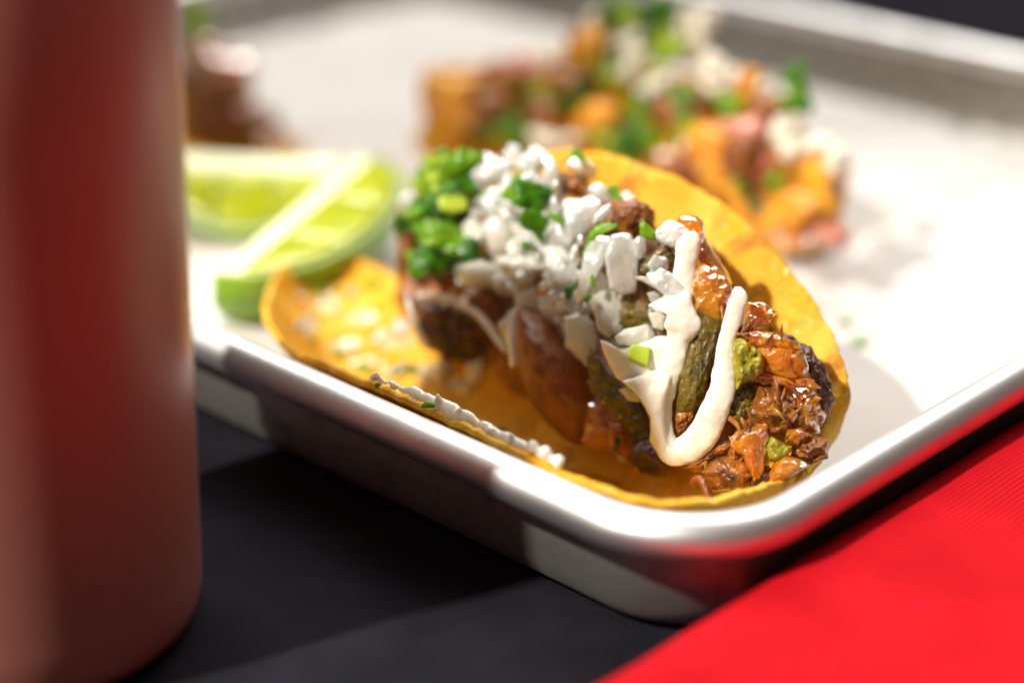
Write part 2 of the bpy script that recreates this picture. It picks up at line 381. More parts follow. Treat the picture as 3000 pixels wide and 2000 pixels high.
# ------------------------------------------------------------------ tortilla of the main taco
from mathutils.bvhtree import BVHTree
SKIN = {}; RIM = {}
def T(px, py, lift=0.0, zf=31.0):
    """where the sight line meets the pork taco's tortilla"""
    d = norm(ray(px, py)); h = SKIN['tortilla'].ray_cast(Vector(CAM), Vector(d))
    return (np.array(h[0]) if h[0] is not None else P(px, py, zf))-d*lift
def tortilla_mesh(name, near, far, parent, zb=3.0, tb=.5, pn=2.0, pf=1.35, thick=1.7, nk=150, nt=80, seed=0, m=None):
    A = resample(catmull(near, 400), nk); B = resample(catmull(far, 400), nk); V = []
    A[0] = B[0] = (A[0]+B[0])/2; A[-1] = B[-1] = (A[-1]+B[-1])/2
    for k in range(1, nk-1):
        w_ = min(1, k/8, (nk-1-k)/8); A[k] = A[k]+w_*np.array([0, 0, .8*nz(A[k], .22, seed+1, 4)]); B[k] = B[k]+w_*(np.array([0, 0, 1.0])*1.0*nz(B[k], .16, seed+2, 4)+VD*.6*nz(B[k], .3, seed+3, 3))
    for k in range(nk):
        a, b = A[k], B[k]; f = k/(nk-1); span = min(1, 4*f, 4*(1-f))
        zz = min(zb, a[2], b[2]); z0 = zz*span+min(a[2], b[2])*(1-span)
        for j in range(nt):
            t = j/(nt-1); q = a*(1-t)+b*t
            if t < tb: q[2] = z0+(a[2]-z0)*(1-t/tb)**pn
            else: q[2] = z0+(b[2]-z0)*((t-tb)/(1-tb))**pf
            e = min(t, 1-t, f, 1-f)
            q = q+np.array([0, 0, 1])*((.8*nz(q, .05, seed, 2)+.35*nz(q, .2, seed, 3))*min(1, e*12))
            V.append(q)
    V = np.array(V); F = grid_faces(nk, nt)
    RIM.setdefault(name, A.copy())
    o = obj(name, V, F, m or MT['tortilla'], parent)
    SKIN[name] = BVHTree.FromPolygons([Vector(p) for p in V], F) if name not in SKIN else SKIN[name]
    s = o.modifiers.new('thickness', 'SOLIDIFY'); s.thickness = thick*S; s.offset = 1
    return o
taco = thing('pork_taco', W(305, 325, 2), 'yellow corn tortilla taco with glazed pork, chopped onion and white crema drizzle', 'taco', 'tacos on the tray')
near = [P(2330, 1385, 15), P(2250, 1413, 22), P(2100, 1450, 27), P(1950, 1462, 29), P(1800, 1430, 30.5), P(1600, 1354, 31.5), P(1350, 1229, 32.5), P(1100, 1119, 33), P(960, 1060, 32), P(850, 1010, 30), P(785, 920, 26), P(800, 830, 24), P(850, 765, 23), P(900, 735, 22), P(946, 731, 21)]
far = [P(2330, 1385, 15), P(2440, 1300, 16), P(2488, 1180, 26), P(2482, 1100, 32), P(2430, 960, 40), P(2330, 810, 48), P(2200, 668, 56), P(2050, 558, 61), P(1850, 470, 64), P(1700, 437, 64), P(1500, 470, 58), P(1400, 560, 50), P(1290, 720, 32), P(1200, 810, 20), P(1138, 797, 17), P(1074, 765, 18), P(1000, 738, 20), P(946, 731, 21)]
tortilla_mesh('tortilla', near, far, taco, tb=.46)

# ---- pork: chunks heaped in the fold (U, V, z, radii), then the pieces seen on the face of the heap
rng = random.Random(4)
core = [(262, 345, 14, 16, 14, 12), (285, 345, 16, 18, 14, 14), (312, 346, 16, 18, 15, 14), (338, 347, 17, 16, 15, 15), (358, 349, 22, 13, 13, 15),
        (268, 352, 32, 15, 11, 14), (290, 354, 36, 16, 10, 14), (316, 355, 38, 17, 10, 14), (342, 354, 36, 14, 10, 14), (280, 356, 48, 12, 8, 9), (306, 358, 50, 14, 8, 8), (332, 358, 48, 12, 8, 8), (246, 352, 22, 9, 10, 12)]
for i, (a, b, c, ru, rv, rz) in enumerate(core):
    V, F = lump_geo(W(a, b, c), (ru, rv, rz), seed=i+1, amp=.3, nscale=1.6, sub=4); obj('pork_chunk', V, F, MT['meat'], taco)
def chunk(poly, m, z='', off=2, name='pork_chunk', **kw):
    d = dict(thick=5, bulge=2.5, amp=1.2 if m != 'amber' else .9, nscale=.3, seed=rng.randint(1, 999), seg=96, rough=.14, fine=True, tilt=(rng.uniform(-.25, .25), rng.uniform(-.2, .3))); d.update(kw)
    if name == 'salsa': d.update(rough=.14, bulge=1.2, thick=4)
    pa = np.array(poly, float); poly = (pa.mean(0)+(pa-pa.mean(0))*(1.22 if name == 'salsa' else 1.1)).tolist()
    return slab(name, poly, MT[m], taco, z, off, **d)
chunk([(1535, 925), (1590, 930), (1650, 985), (1720, 1060), (1745, 1130), (1740, 1230), (1700, 1285), (1640, 1255), (1570, 1180), (1535, 1090), (1525, 1000)], 'meat_red', off=5, thick=9, bulge=7, amp=.8, nscale=.16, rough=.04, soft=True, tilt=(-.25, .1))
chunk([(1370, 870), (1440, 860), (1500, 900), (1510, 960), (1460, 975), (1390, 930)], 'meat_red', off=1, bulge=4)
chunk([(1240, 890), (1330, 880), (1430, 930), (1470, 1010), (1430, 1060), (1300, 1050), (1225, 980)], 'char_and_shade', off=-3, bulge=1)  # dark filler piece; its colour paints the shade of the hollow here
chunk([(1165, 620), (1205, 640), (1225, 720), (1205, 800), (1170, 780)], 'meat', off=0)
chunk([(1640, 505), (1720, 520), (1735, 560), (1680, 575), (1650, 550)], 'meat', off=-9)
chunk([(1800, 600), (1860, 590), (1915, 620), (1910, 680), (1850, 700), (1790, 680)], 'meat', off=-2, bulge=4)
chunk([(1710, 1190), (1780, 1150), (1850, 1230), (1870, 1330), (1790, 1320), (1715, 1290)], 'amber', off=1)
chunk([(1740, 1040), (1790, 1110), (1850, 1170), (1890, 1230), (1905, 1300), (1880, 1320), (1830, 1240), (1770, 1190), (1740, 1130)], 'salsa', off=6, name='salsa')
chunk([(1850, 1300), (1900, 1290), (1960, 1340), (1950, 1390), (1880, 1380), (1840, 1340)], 'char_and_shade', off=3)
# right end, glazed skin and browned edges
chunk([(640, 660), (760, 680), (880, 830), (860, 1000), (700, 900), (600, 860), (620, 760)], 'meat', 'R', 2, bulge=4)
chunk([(520, 620), (640, 660), (640, 800), (560, 900), (480, 850), (500, 720)], 'salsa', 'R', 3, name='salsa')
chunk([(850, 640), (1000, 660), (1060, 850), (1030, 960), (900, 970), (830, 860)], 'amber', 'R', 1, bulge=4, amp=1.6)
chunk([(780, 370), (880, 400), (980, 460), (1060, 560), (1112, 740), (1090, 810), (1040, 800), (1010, 640), (930, 500), (850, 430)], 'char_and_shade', 'R', -2, bulge=2, thick=4)
chunk([(1030, 560), (1090, 660), (1100, 800), (1060, 900), (1010, 940), (980, 800), (1000, 650)], 'meat', 'R', -2, bulge=3)
chunk([(600, 180), (700, 190), (770, 240), (720, 300), (650, 330), (570, 350), (590, 280)], 'amber', 'R', 2, thick=3, bulge=1)
chunk([(545, 370), (640, 350), (760, 370), (880, 420), (900, 460), (700, 465), (600, 440)], 'amber', 'R', 4, thick=3.5, bulge=2)
chunk([(655, 470), (760, 440), (880, 450), (940, 520), (950, 590), (900, 625), (740, 615), (670, 570)], 'amber', 'R', 5, thick=3, bulge=2.5, amp=.6, rough=.04, soft=True)
chunk([(540, 640), (700, 600), (850, 640), (960, 635), (1030, 695), (900, 690), (720, 665)], 'amber', 'R', 6, thick=2, bulge=.5, rough=.03)
chunk([(520, 420), (570, 420), (640, 470), (680, 520), (675, 590), (590, 640), (530, 680)], 'salsa_light', 'R', 6, name='salsa', bulge=2)
chunk([(690, 690), (740, 680), (890, 850), (870, 900), (800, 850)], 'amber', 'R', 5, thick=2.5, bulge=.8)
chunk([(500, 1000), (560, 940), (700, 920), (730, 1000), (690, 1180), (640, 1260), (610, 1190), (570, 1110), (510, 1060)], 'amber', 'R', 6, thick=4, bulge=2, rough=.14)
chunk([(700, 990), (760, 1000), (850, 1060), (800, 1130), (720, 1120)], 'salsa_light', 'R', 7, name='salsa')
chunk([(860, 1010), (960, 980), (1085, 1010), (1080, 1110), (960, 1150), (880, 1120)], 'meat', 'R', 5, amp=2)
chunk([(790, 1100), (860, 1110), (960, 1160), (860, 1230), (720, 1290), (740, 1200)], 'amber', 'R', 8, thick=4)
chunk([(330, 1200), (420, 1120), (560, 1110), (650, 1230), (540, 1300), (400, 1310)], 'meat', 'R', 6, bulge=4)
chunk([(230, 1170), (330, 1120), (450, 1020), (530, 1030), (430, 1130), (320, 1210)], 'meat', 'R', 5)
chunk([(640, 1180), (720, 1160), (760, 1230), (700, 1290), (620, 1290)], 'char_and_shade', 'R', 4)
chunk([(840, 960), (920, 940), (980, 990), (900, 1040), (820, 1040)], 'amber', 'R', 6)
V, F = tube_px(zp([(262, 1275), (285, 1248), (320, 1250), (345, 1300), (362, 1350), (376, 1390)], 'R'), [10, 12, 13, 14, 14, 9], lambda x, y: M(x, y, 16), 30)
obj('pork_shred', V, F, MT['meat_red'], taco)
for i in range(46):
    x, y = rng.choice([(2290, 1010), (2330, 1120), (2360, 1200), (2300, 1270), (2220, 1330), (2120, 1360), (2250, 1180), (2370, 1320), (2010, 1390), (2160, 1250), (1800, 1270), (2080, 1330)])
    x += rng.gauss(0, 30); y += rng.gauss(0, 30); a = rng.gauss(.9, .5)*rng.choice((1, -1)); L_ = rng.uniform(40, 95)*(1 if x < 2340 else .6); cu = rng.uniform(-.5, .5)
    x = min(x, 2385)
    pts = [(x+L_*t*math.cos(a+cu*t), y+L_*t*math.sin(a+cu*t)) for t in (-.5, -.2, .15, .5)]; r0 = rng.uniform(4, 10); of = rng.uniform(4, 9)
    V, F = tube_px(pts, [r0*.4, r0, r0*.9, r0*.35], lambda px, py: M(px, py, of+2*math.sin(px*.05)), 18, 8, .6)
    obj('pork_shred', V, F, MT[rng.choice(('amber', 'meat', 'meat', 'meat_red'))], taco)
# top of the heap, crisp amber fringe above the drizzle
chunk([(990, 140), (1060, 100), (1110, 90), (1200, 140), (1220, 250), (1270, 360), (1360, 490), (1400, 580), (1330, 600), (1230, 480), (1160, 380), (1100, 240)], 'amber', '2', 0, thick=4, bulge=2)
chunk([(1160, 470), (1290, 480), (1360, 540), (1420, 640), (1400, 760), (1330, 900), (1230, 860), (1140, 820), (1120, 640)], 'amber', '2', 3, bulge=3, thick=5)

# ---- salsa under the drizzle
chunk([(1130, 800), (1230, 850), (1330, 900), (1320, 1050), (1250, 1200), (1210, 1400), (1130, 1520), (1040, 1480), (1030, 1300), (1100, 1120), (1190, 950)], 'salsa', '2', 5, name='salsa', bulge=2, amp=.8, nscale=.3)
chunk([(880, 290), (960, 300), (990, 400), (950, 520), (800, 560), (700, 520), (710, 430), (830, 370)], 'salsa', '2', 4, name='salsa', bulge=2, amp=.8, nscale=.3)
chunk([(600, 640), (720, 600), (820, 690), (820, 800), (880, 1000), (700, 1010), (520, 1040), (560, 900), (600, 780)], 'salsa', '2', 3, name='salsa', bulge=2, amp=.8, nscale=.3)
chunk([(1000, 1420), (1120, 1480), (1100, 1640), (1040, 1760), (960, 1800), (960, 1600)], 'meat', '2', 4)

# ---- crema drizzle: one fused skin
cw = lambda off: (lambda x, y: M(x, y, off))
g = []
g.append(tube_px([(2158, 843), (2166, 872), (2148, 925), (2132, 983), (2125, 1040), (2120, 1097), (2110, 1155), (2084, 1225), (2048, 1287), (2000, 1322), (1968, 1318), (1948, 1285), (1938, 1235), (1942, 1176), (1955, 1121), (1972, 1062), (1985, 1006), (1995, 955)],
                 [15, 25, 30, 24, 29, 36, 40, 44, 46, 45, 42, 37, 33, 33, 34, 36, 36, 38], cw(10), 90, 16, .5))
g.append(tube_px([(2030, 690), (2016, 726), (2008, 775), (1998, 830), (1990, 880), (2000, 940), (2004, 965)], [30, 38, 35, 35, 44, 50, 42], cw(8), 40, 16, .5))
g.append(slab_geo([(1757, 993), (1810, 1020), (1860, 1012), (1930, 985), (1990, 985), (1985, 1050), (1955, 1125), (1900, 1140), (1835, 1130), (1802, 1104), (1778, 1050)], cw(10), thick=4.5, bulge=1.5, seg=60))
g.append(slab_geo([(1820, 1115), (1900, 1090), (1972, 1080), (1958, 1150), (1948, 1230), (1955, 1310), (1985, 1366), (1938, 1347), (1902, 1292), (1906, 1225), (1890, 1190), (1858, 1155)], cw(11), thick=5, bulge=1.5, seg=60))
g.append(slab_geo(zp([(780, 770), (850, 730), (930, 690), (1100, 680), (1130, 760), (1185, 880), (1190, 960), (1110, 1050), (990, 990), (900, 930), (930, 840), (830, 820)], '2'), cw(10), thick=4, bulge=1.5, seg=60))
V, F = merged(g); o = obj('crema_drizzle', V, F, MT['crema'], taco); remesh(o, .4, 4, .5, .2, 3)

# ---- onion
def onion(poly, z='', off=8, m='onion', **kw):
    d = dict(thick=1.7, bulge=.5, bend=rng.uniform(.01, .06), bend_ang=rng.uniform(0, 3.1), amp=.4, nscale=.3, seed=rng.randint(1, 999), seg=48, rough=.05, tilt=(rng.uniform(-.5, .5), rng.uniform(-.15, .5))); d.update(kw)
    return slab('onion_piece', poly, MT[m], taco, z, off, **d)
onion([(830, 200), (900, 120), (960, 118), (1150, 230), (1130, 290), (1010, 330), (880, 285), (840, 260)], '2', 8, tilt=(0, .6))
onion([(670, 525), (740, 560), (840, 505), (870, 480), (960, 525), (1010, 560), (1060, 620), (1115, 655), (1070, 705), (960, 725), (860, 650), (780, 600)], '2', 11, tilt=(0, .4), thick=1.6)
onion([(1850, 810), (1910, 822), (1985, 812), (1925, 930), (1920, 1050), (1850, 1180), (1760, 1290), (1650, 1420), (1645, 1350), (1700, 1180), (1750, 980), (1800, 850)], '1', 13, tilt=(-.3, .2))
onion([(1975, 822), (2060, 798), (2145, 812), (2155, 870), (2185, 1000), (2190, 1130), (2180, 1300), (2060, 1320), (1960, 1255), (1930, 1100), (1915, 980)], '1', 11, tilt=(.2, .1), bend=.03, bend_ang=1.5, thick=2.8)
onion([(2150, 870), (2190, 830), (2255, 835), (2260, 960), (2210, 1030), (2165, 1010)], '1', 9)
onion([(1740, 1190), (1880, 1120), (1960, 1230), (2060, 1400), (2060, 1560), (1980, 1640), (1900, 1560), (1800, 1440)], '1', 8, 'onion_clear', tilt=(.2, .1))
onion([(1440, 1340), (1600, 1340), (1720, 1400), (1800, 1560), (1640, 1640), (1450, 1560), (1350, 1450)], '1', 7, 'onion_clear', tilt=(-.3, 0))
onion([(140, 860), (250, 830), (370, 900), (385, 1060), (360, 1180), (325, 1255), (240, 1170), (150, 1080)], '2', 9, 'onion_clear', tilt=(.2, -.1), thick=1.8)
onion([(300, 640), (460, 560), (560, 720), (590, 830), (540, 960), (490, 1030), (390, 960), (370, 820)], '2', 8, 'onion_clear', tilt=(.3, .1))
onion([(520, 1010), (600, 950), (770, 915), (800, 960), (800, 1030), (700, 1090), (560, 1060)], '2', 12, 'onion_clear', thick=1.8)
onion([(780, 830), (860, 810), (930, 860), (890, 960), (820, 940)], '2', 7, 'onion_clear')
onion([(555, 1410), (640, 1380), (700, 1420), (720, 1510), (640, 1500)], '2', 11, 'onion_clear')
onion([(1570, 640), (1640, 560), (1760, 500), (1880, 490), (1900, 600), (1850, 740), (1740, 830), (1640, 870), (1590, 760)], '1', 4, tilt=(.2, .5), thick=3.5)
onion([(1810, 690), (1880, 610), (1960, 555), (1985, 620), (1900, 710), (1830, 735)], '1', 8, tilt=(.4, .5))
onion([(1450, 760), (1540, 690), (1600, 780), (1645, 930), (1560, 910), (1470, 850)], '1', 6)
onion([(1400, 930), (1560, 880), (1710, 930), (1715, 1050), (1560, 1080), (1420, 1030)], '1', 3, 'onion_clear')
onion([(1450, 1110), (1560, 1070), (1700, 1120), (1720, 1200), (1620, 1260), (1480, 1220)], '1', 8)
onion([(790, 360), (860, 170), (990, 160), (1100, 250), (1060, 340), (960, 370), (860, 390)], '1', 2, tilt=(-.2, .5))
onion([(1050, 180), (1120, 60), (1210, 100), (1250, 220), (1160, 280)], '1', -6, tilt=(0, .5))
onion([(1240, 370), (1330, 255), (1370, 390)], '1', 2, tilt=(.1, .5))
onion([(1380, 400), (1410, 260), (1370, 180), (1470, 170), (1510, 280), (1545, 430)], '1', 2, tilt=(0, .5))
onion([(1600, 180), (1700, 160), (1860, 280), (1850, 340), (1720, 320), (1600, 260)], '1', -8, tilt=(.1, .5))
onion([(860, 540), (960, 430), (1080, 450), (1100, 540), (1010, 650), (920, 640)], '1', 4)
onion([(1000, 620), (1060, 560), (1230, 600), (1220, 700), (1080, 720)], '1', 4)
onion([(900, 760), (980, 660), (1150, 690), (1210, 800), (1180, 960), (1060, 1010), (950, 940)], '1', 3, 'onion_clear', thick=4, bulge=2)
onion([(690, 1180), (700, 1080), (860, 1030), (1000, 1060), (1060, 1180), (960, 1260), (780, 1250)], '1', 5, 'onion_clear', thick=4, bulge=2)
onion([(1100, 1060), (1210, 1000), (1340, 1030), (1370, 1150), (1280, 1230), (1140, 1180)], '1', 5, 'onion_clear', thick=4, bulge=2)
onion([(1000, 1010), (1120, 990), (1160, 1060), (1080, 1130), (1000, 1090)], '1', 6, 'onion_clear', bulge=2)
onion([(1770, 430), (1840, 395), (1940, 440), (1985, 520), (1930, 560), (1830, 510)], '1', 2, tilt=(.3, .5))
onion([(2040, 480), (2110, 450), (2175, 510), (2150, 580), (2070, 570)], '1', -2, 'onion_clear')
onion([(180, 530), (240, 470), (320, 490), (330, 570), (250, 620)], '1', -3)
onion([(1770, 480), (1850, 430), (1860, 620), (1840, 830), (1790, 840), (1760, 640)], '4', 10, 'onion_clear', bend=.01)
onion([(1700, 560), (1760, 500), (1790, 620), (1760, 700)], '4', 9, 'onion_clear')
def filler(n, cx, cy, sx, sy, m, lo, hi, r0, r1):
    for i in range(n):
        x = cx+rng.uniform(-sx, sx); y = cy+rng.uniform(-sy, sy); r = rng.uniform(r0, r1); k = rng.choice((4, 5, 5, 6)); a0 = rng.uniform(0, 6.28); st = rng.uniform(.55, 1)
        ca, sa = math.cos(a0), math.sin(a0); poly = []
        for j in range(k):
            a = 2*math.pi*(j+rng.uniform(-.22, .22))/k; q = r*rng.uniform(.8, 1.15); ex, ey = q*math.cos(a), q*st*math.sin(a); poly.append((x+ex*ca-ey*sa, y+ex*sa+ey*ca))
        onion(poly, '', rng.uniform(lo, hi), m, thick=rng.uniform(1.0, 2.2), tilt=(rng.uniform(-.6, .6), rng.uniform(-.1, .8)), seg=36)
filler(16, 1530, 520, 110, 60, 'onion', -6, 2, 26, 46)
filler(18, 1600, 680, 120, 80, 'onion', 0, 5, 30, 52)
filler(14, 1590, 830, 90, 80, 'onion_clear', 1, 6, 34, 58)
filler(10, 1660, 930, 60, 70, 'onion_clear', 2, 7, 34, 56)
filler(12, 1440, 760, 90, 80, 'onion_clear', -2, 4, 26, 46)
filler(8, 1440, 560, 60, 60, 'onion', -2, 4, 26, 44)
filler(8, 1860, 930, 90, 110, 'onion_clear', 2, 6, 22, 40)
filler(6, 1940, 820, 50, 60, 'onion', 6, 10, 24, 40)
filler(18, 1540, 560, 150, 90, 'onion', 3, 8, 13, 26)
filler(16, 1640, 760, 120, 120, 'onion', 6, 10, 13, 26)
filler(12, 1640, 900, 90, 80, 'onion_clear', 7, 11, 14, 28)
for pts, r in (([(1160, 380), (1280, 370), (1420, 410), (1560, 490), (1640, 580), (1720, 690), (1760, 740)], 11), ([(1100, 360), (1130, 480), (1180, 620), (1230, 700)], 9)):
    V, F = tube_px(zp(pts, '4'), [r*.6]+[r]*(len(pts)-2)+[r*.7], cw(9), 40, 12, .6); obj('onion_strand', V, F, MT['onion_clear'], taco)

# ---- cilantro
def cil(cx, cy, r, a0, sq=.8, n=30):
    """lobed, toothed cilantro outline"""
    out = []
    for k in range(n):
        t = 2*math.pi*k/n; rr = r*(.42+.62*abs(math.cos(1.5*t))**.8)*(1.0 if k % 2 else .84)
        x, y = rr*math.cos(t), rr*sq*math.sin(t); out.append((cx+x*math.cos(a0)-y*math.sin(a0), cy+x*math.sin(a0)+y*math.cos(a0)))
    return out
def leaf(poly, z='', off=10, m='leaf', **kw):
    d = dict(thick=.45, bulge=.6, bend=rng.uniform(-.03, .05), bend_ang=rng.uniform(0, 3.1), amp=.7, nscale=.22, seed=rng.randint(1, 999), seg=108, tilt=(rng.uniform(-.6, .6), rng.uniform(-.3, .6))); d.update(kw)
    if len(poly) < 20:                                   # tooth the traced edge
        pa = resample(np.vstack([poly, poly[:1]]), 37)[:-1]; c_ = pa.mean(0)
        poly = [tuple(c_+(q-c_)*(1.06 if k % 2 else .90)) for k, q in enumerate(pa)]
    return slab('cilantro_leaf', poly, MT[m], taco, z, off, **d)
leaf([(1130, 545), (1180, 470), (1150, 440), (1190, 400), (1170, 345), (1300, 370), (1400, 400), (1512, 432), (1500, 490), (1460, 560), (1440, 625), (1360, 640), (1300, 610), (1210, 600)], '1', 10, tilt=(.3, .2), amp=1.0, bend=.04, bend_ang=.3)
leaf([(1030, 500), (1080, 440), (1130, 370), (1190, 290), (1245, 285), (1210, 320), (1190, 400), (1150, 440), (1180, 470), (1150, 545), (1080, 520)], '1', 9, 'leaf_light', tilt=(-.7, .3))
leaf([(1230, 610), (1330, 620), (1400, 650), (1448, 690), (1435, 760), (1410, 800), (1405, 860), (1380, 892), (1345, 850), (1310, 800), (1250, 780), (1205, 740), (1198, 680)], '1', 11, tilt=(.2, -.3))
leaf([(1440, 600), (1500, 650), (1570, 680), (1580, 745), (1520, 710), (1450, 660)], '1', 8, 'leaf_light')
leaf([(1215, 870), (1280, 880), (1340, 890), (1330, 940), (1270, 955), (1220, 920)], '1', 9)
leaf([(1755, 880), (1790, 800), (1850, 740), (1930, 715), (2040, 735), (2020, 765), (1960, 755), (1920, 780), (1905, 820), (1880, 770), (1830, 800), (1790, 880), (1765, 960), (1730, 1060), (1730, 980)], '1', 12, 'leaf_light', tilt=(-.4, .2), bulge=.3)
leaf([(2210, 760), (2240, 780), (2235, 700), (2270, 740), (2281, 800), (2281, 860), (2230, 830), (2205, 810)], '1', 9, 'leaf_light')
leaf([(715, 150), (735, 110), (770, 140), (800, 170), (838, 220), (832, 280), (790, 265), (750, 245), (720, 210)], '2', 10, 'leaf_light')
leaf([(1530, 235), (1600, 160), (1670, 85), (1740, 150), (1780, 240), (1740, 245), (1690, 150), (1600, 200)], '1', -2, 'leaf_light', tilt=(.3, .4))
leaf([(1940, 420), (1980, 395), (2030, 390), (2025, 450), (2060, 530), (2120, 570), (2050, 560), (1970, 490)], '1', 0, 'leaf_light')
leaf([(1570, 1260), (1620, 1230), (1670, 1230), (1650, 1310), (1625, 1370), (1580, 1340)], '1', 11)
leaf([(1730, 1340), (1765, 1300), (1808, 1335), (1760, 1392)], '1', 15, 'leaf_light')
leaf([(1790, 1180), (1815, 1145), (1835, 1200), (1832, 1270), (1800, 1240)], '1', 15, 'leaf_light')
for poly in ([(1205, 660), (1250, 640), (1330, 660), (1400, 705), (1428, 770), (1390, 800), (1350, 760), (1290, 730), (1230, 715)], [(1195, 800), (1210, 740), (1260, 700), (1330, 730), (1355, 770), (1320, 800), (1270, 790), (1225, 815)], [(1170, 625), (1240, 600), (1300, 630), (1280, 660), (1210, 660)], [(1290, 480), (1350, 430), (1420, 450), (1400, 510), (1340, 540), (1290, 530)]):
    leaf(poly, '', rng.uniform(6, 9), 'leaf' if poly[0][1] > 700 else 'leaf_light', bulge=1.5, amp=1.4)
for i in range(64):                                     # dense leaves heaped at the left of the filling
    cx, cy = rng.choice([(1300, 560), (1290, 620), (1260, 720), (1330, 740), (1240, 640), (1260, 560), (1340, 690), (1270, 740), (1350, 520), (1340, 470), (1390, 560)])
    cx += rng.gauss(0, 36); cy += rng.gauss(0, 34); r = rng.uniform(26, 56); a0 = rng.uniform(0, 6.28)
    poly = cil(cx, cy, r, a0, rng.uniform(.55, .95))
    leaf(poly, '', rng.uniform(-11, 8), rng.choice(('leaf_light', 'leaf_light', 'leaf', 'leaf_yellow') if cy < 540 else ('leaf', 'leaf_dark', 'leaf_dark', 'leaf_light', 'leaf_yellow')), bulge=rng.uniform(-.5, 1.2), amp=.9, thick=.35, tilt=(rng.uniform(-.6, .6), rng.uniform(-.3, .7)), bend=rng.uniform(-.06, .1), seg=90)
for poly, z in (([(530, 510), (760, 500), (770, 610), (640, 640), (540, 610)], '1'), ([(470, 430), (520, 420), (540, 460), (490, 470)], '1'), ([(630, 1110), (660, 1075), (795, 1100), (775, 1240), (625, 1175)], '2'), ([(430, 890), (510, 890), (500, 970), (440, 975)], '3')):
    slab('cilantro_stem', poly, MT['stem'] if z != '3' else MT['leaf'], taco, z, 8 if z == '1' else (14 if z == '2' else 4), thick=2.2, tilt=(.2, .4), seg=32)

# ---- bits caught on the near flap: crema smear along its edge, onion, flecks of cilantro
def rimz(x, y): return P(x, y, 32.6)
g = []
path = [(x_, y_+3) for x_, y_ in [(1040, 1112), (1090, 1130), (1150, 1158), (1210, 1180), (1260, 1195), (1310, 1212), (1360, 1240), (1420, 1275), (1480, 1310), (1540, 1345), (1600, 1372)]]
def px_of(p):
    q = p-CAM; dp = q[1]*cP-q[2]*sP; return 1500+FPX*q[0]/dp
rim = sorted([(px_of(p), p) for p in RIM['tortilla'] if 1030 < px_of(p) < 1640 and p[2] > 28], key=lambda t: t[0])
def rim_at(x): return min(rim, key=lambda t: abs(t[0]-x))[1]
cen = resample(catmull([p for _, p in rim], 200), 70)+np.array([0, 0, .2])
rad = [max(.3, 1.35+1.5*nz((i*.11, 0, 0), 1.0, 4, 2))*min(1, (i+1)/5, (70-i)/5) for i in range(70)]
inn = VD*1.3
g.append(tube_geo(cen+inn, rad, 12, .55))
for x, dx, h, r in ((1085, 20, 1.6, 1.2), (1150, -15, .8, 1.3), (1270, 12, 3.2, 1.7), (1325, 16, 2.6, 1.3), (1430, 10, 1.2, 1.3), (1480, 14, 2.2, 1.3)):
    b0 = rim_at(x)+VD*1.2; b1 = rim_at(x+dx)+VD*1.0+ZD*h; q_ = catmull(np.array([b0-ZD*.3, b0*.6+b1*.4+ZD*.1, b1]), 14)
    g.append(tube_geo(q_, [r*(1-.85*k/13)+.1 for k in range(14)], 10))
for (x, y), r in (((1560, 1338), 24), ((1590, 1335), 26), ((1622, 1345), 27), ((1634, 1335), 18), ((1582, 1322), 14)):
    c = rim_at(x)+VD*.8+ZD*(1360-y)*.06; k = pxmm(c)*r*.8; g.append(lump_geo(c, (k, k*.9, k), seed=x, amp=.3, sub=3))
V, F = merged(g); o = obj('crema_smear', V, F, MT['crema'], taco); remesh(o, .35, 3)
bits = [((1390, 1090), 42, 'cheese', 24), ((1365, 1140), 30, 'cheese', 26), ((1410, 1060), 26, 'salsa_light', 22), ((1290, 1100), 34, 'cheese', 28), ((1240, 1110), 26, 'cheese', 29), ((1140, 1095), 22, 'cheese', 31), ((1180, 1075), 20, 'onion', 29), ((986, 914), 22, 'onion', 24), ((905, 812), 24, 'onion', 30), ((870, 960), 22, 'onion', 29), ((880, 870), 16, 'onion', 30), ((1120, 985), 26, 'cheese', 15), ((1030, 860), 24, 'onion', 18), ((1500, 1055), 20, 'onion', 20), ((1180, 960), 40, 'onion_clear', 14), ((1830, 1330), 34, 'onion_clear', 9)]
for i, ((x, y), r, m, z) in enumerate(bits):
    c = T(x, y, 0, z); k = pxmm(c)*r*.8; c = T(x, y, k*.45, z)
    V, F = lump_geo(c, (k, k*.8, k*.6), seed=i+40, amp=.7, nscale=1.6, sub=3, axes=rnd_axes(rng)); obj('onion_piece' if 'onion' in m else 'crumb', V, F, MT[m], taco)
for i, ((x, y), r, z) in enumerate([((965, 820), 34, 27), ((930, 850), 26, 27), ((874, 798), 22, 32), ((1100, 843), 46, 22), ((914, 995), 22, 31), ((990, 1035), 30, 31), ((960, 1078), 28, 33.5), ((1075, 1082), 34, 31), ((1170, 1083), 34, 29), ((1120, 1055), 20, 29), ((1092, 1096), 14, 35.5), ((1252, 1190), 26, 35), ((1215, 1085), 30, 27), ((1010, 860), 24, 25), ((1468, 1264), 24, 35), ((1108, 1127), 14, 35)]):
    wh = lambda px, py, z=z: T(px, py, .6 if z < 33 else 2.2, z)
    poly = [(x+r*math.cos(a)*rng.uniform(.6, 1.1), y+r*.6*math.sin(a)*rng.uniform(.3, 1.2)) for a in np.linspace(0, 2*math.pi, 7, endpoint=False)]
    slab('cilantro_fleck', poly, MT[('leaf', 'leaf_light', 'leaf_dark', 'leaf_light')[i % 4]], taco, where=wh, thick=.5, seg=28, bulge=.3, tilt=(rng.uniform(-.3, .3), .4), seed=i)

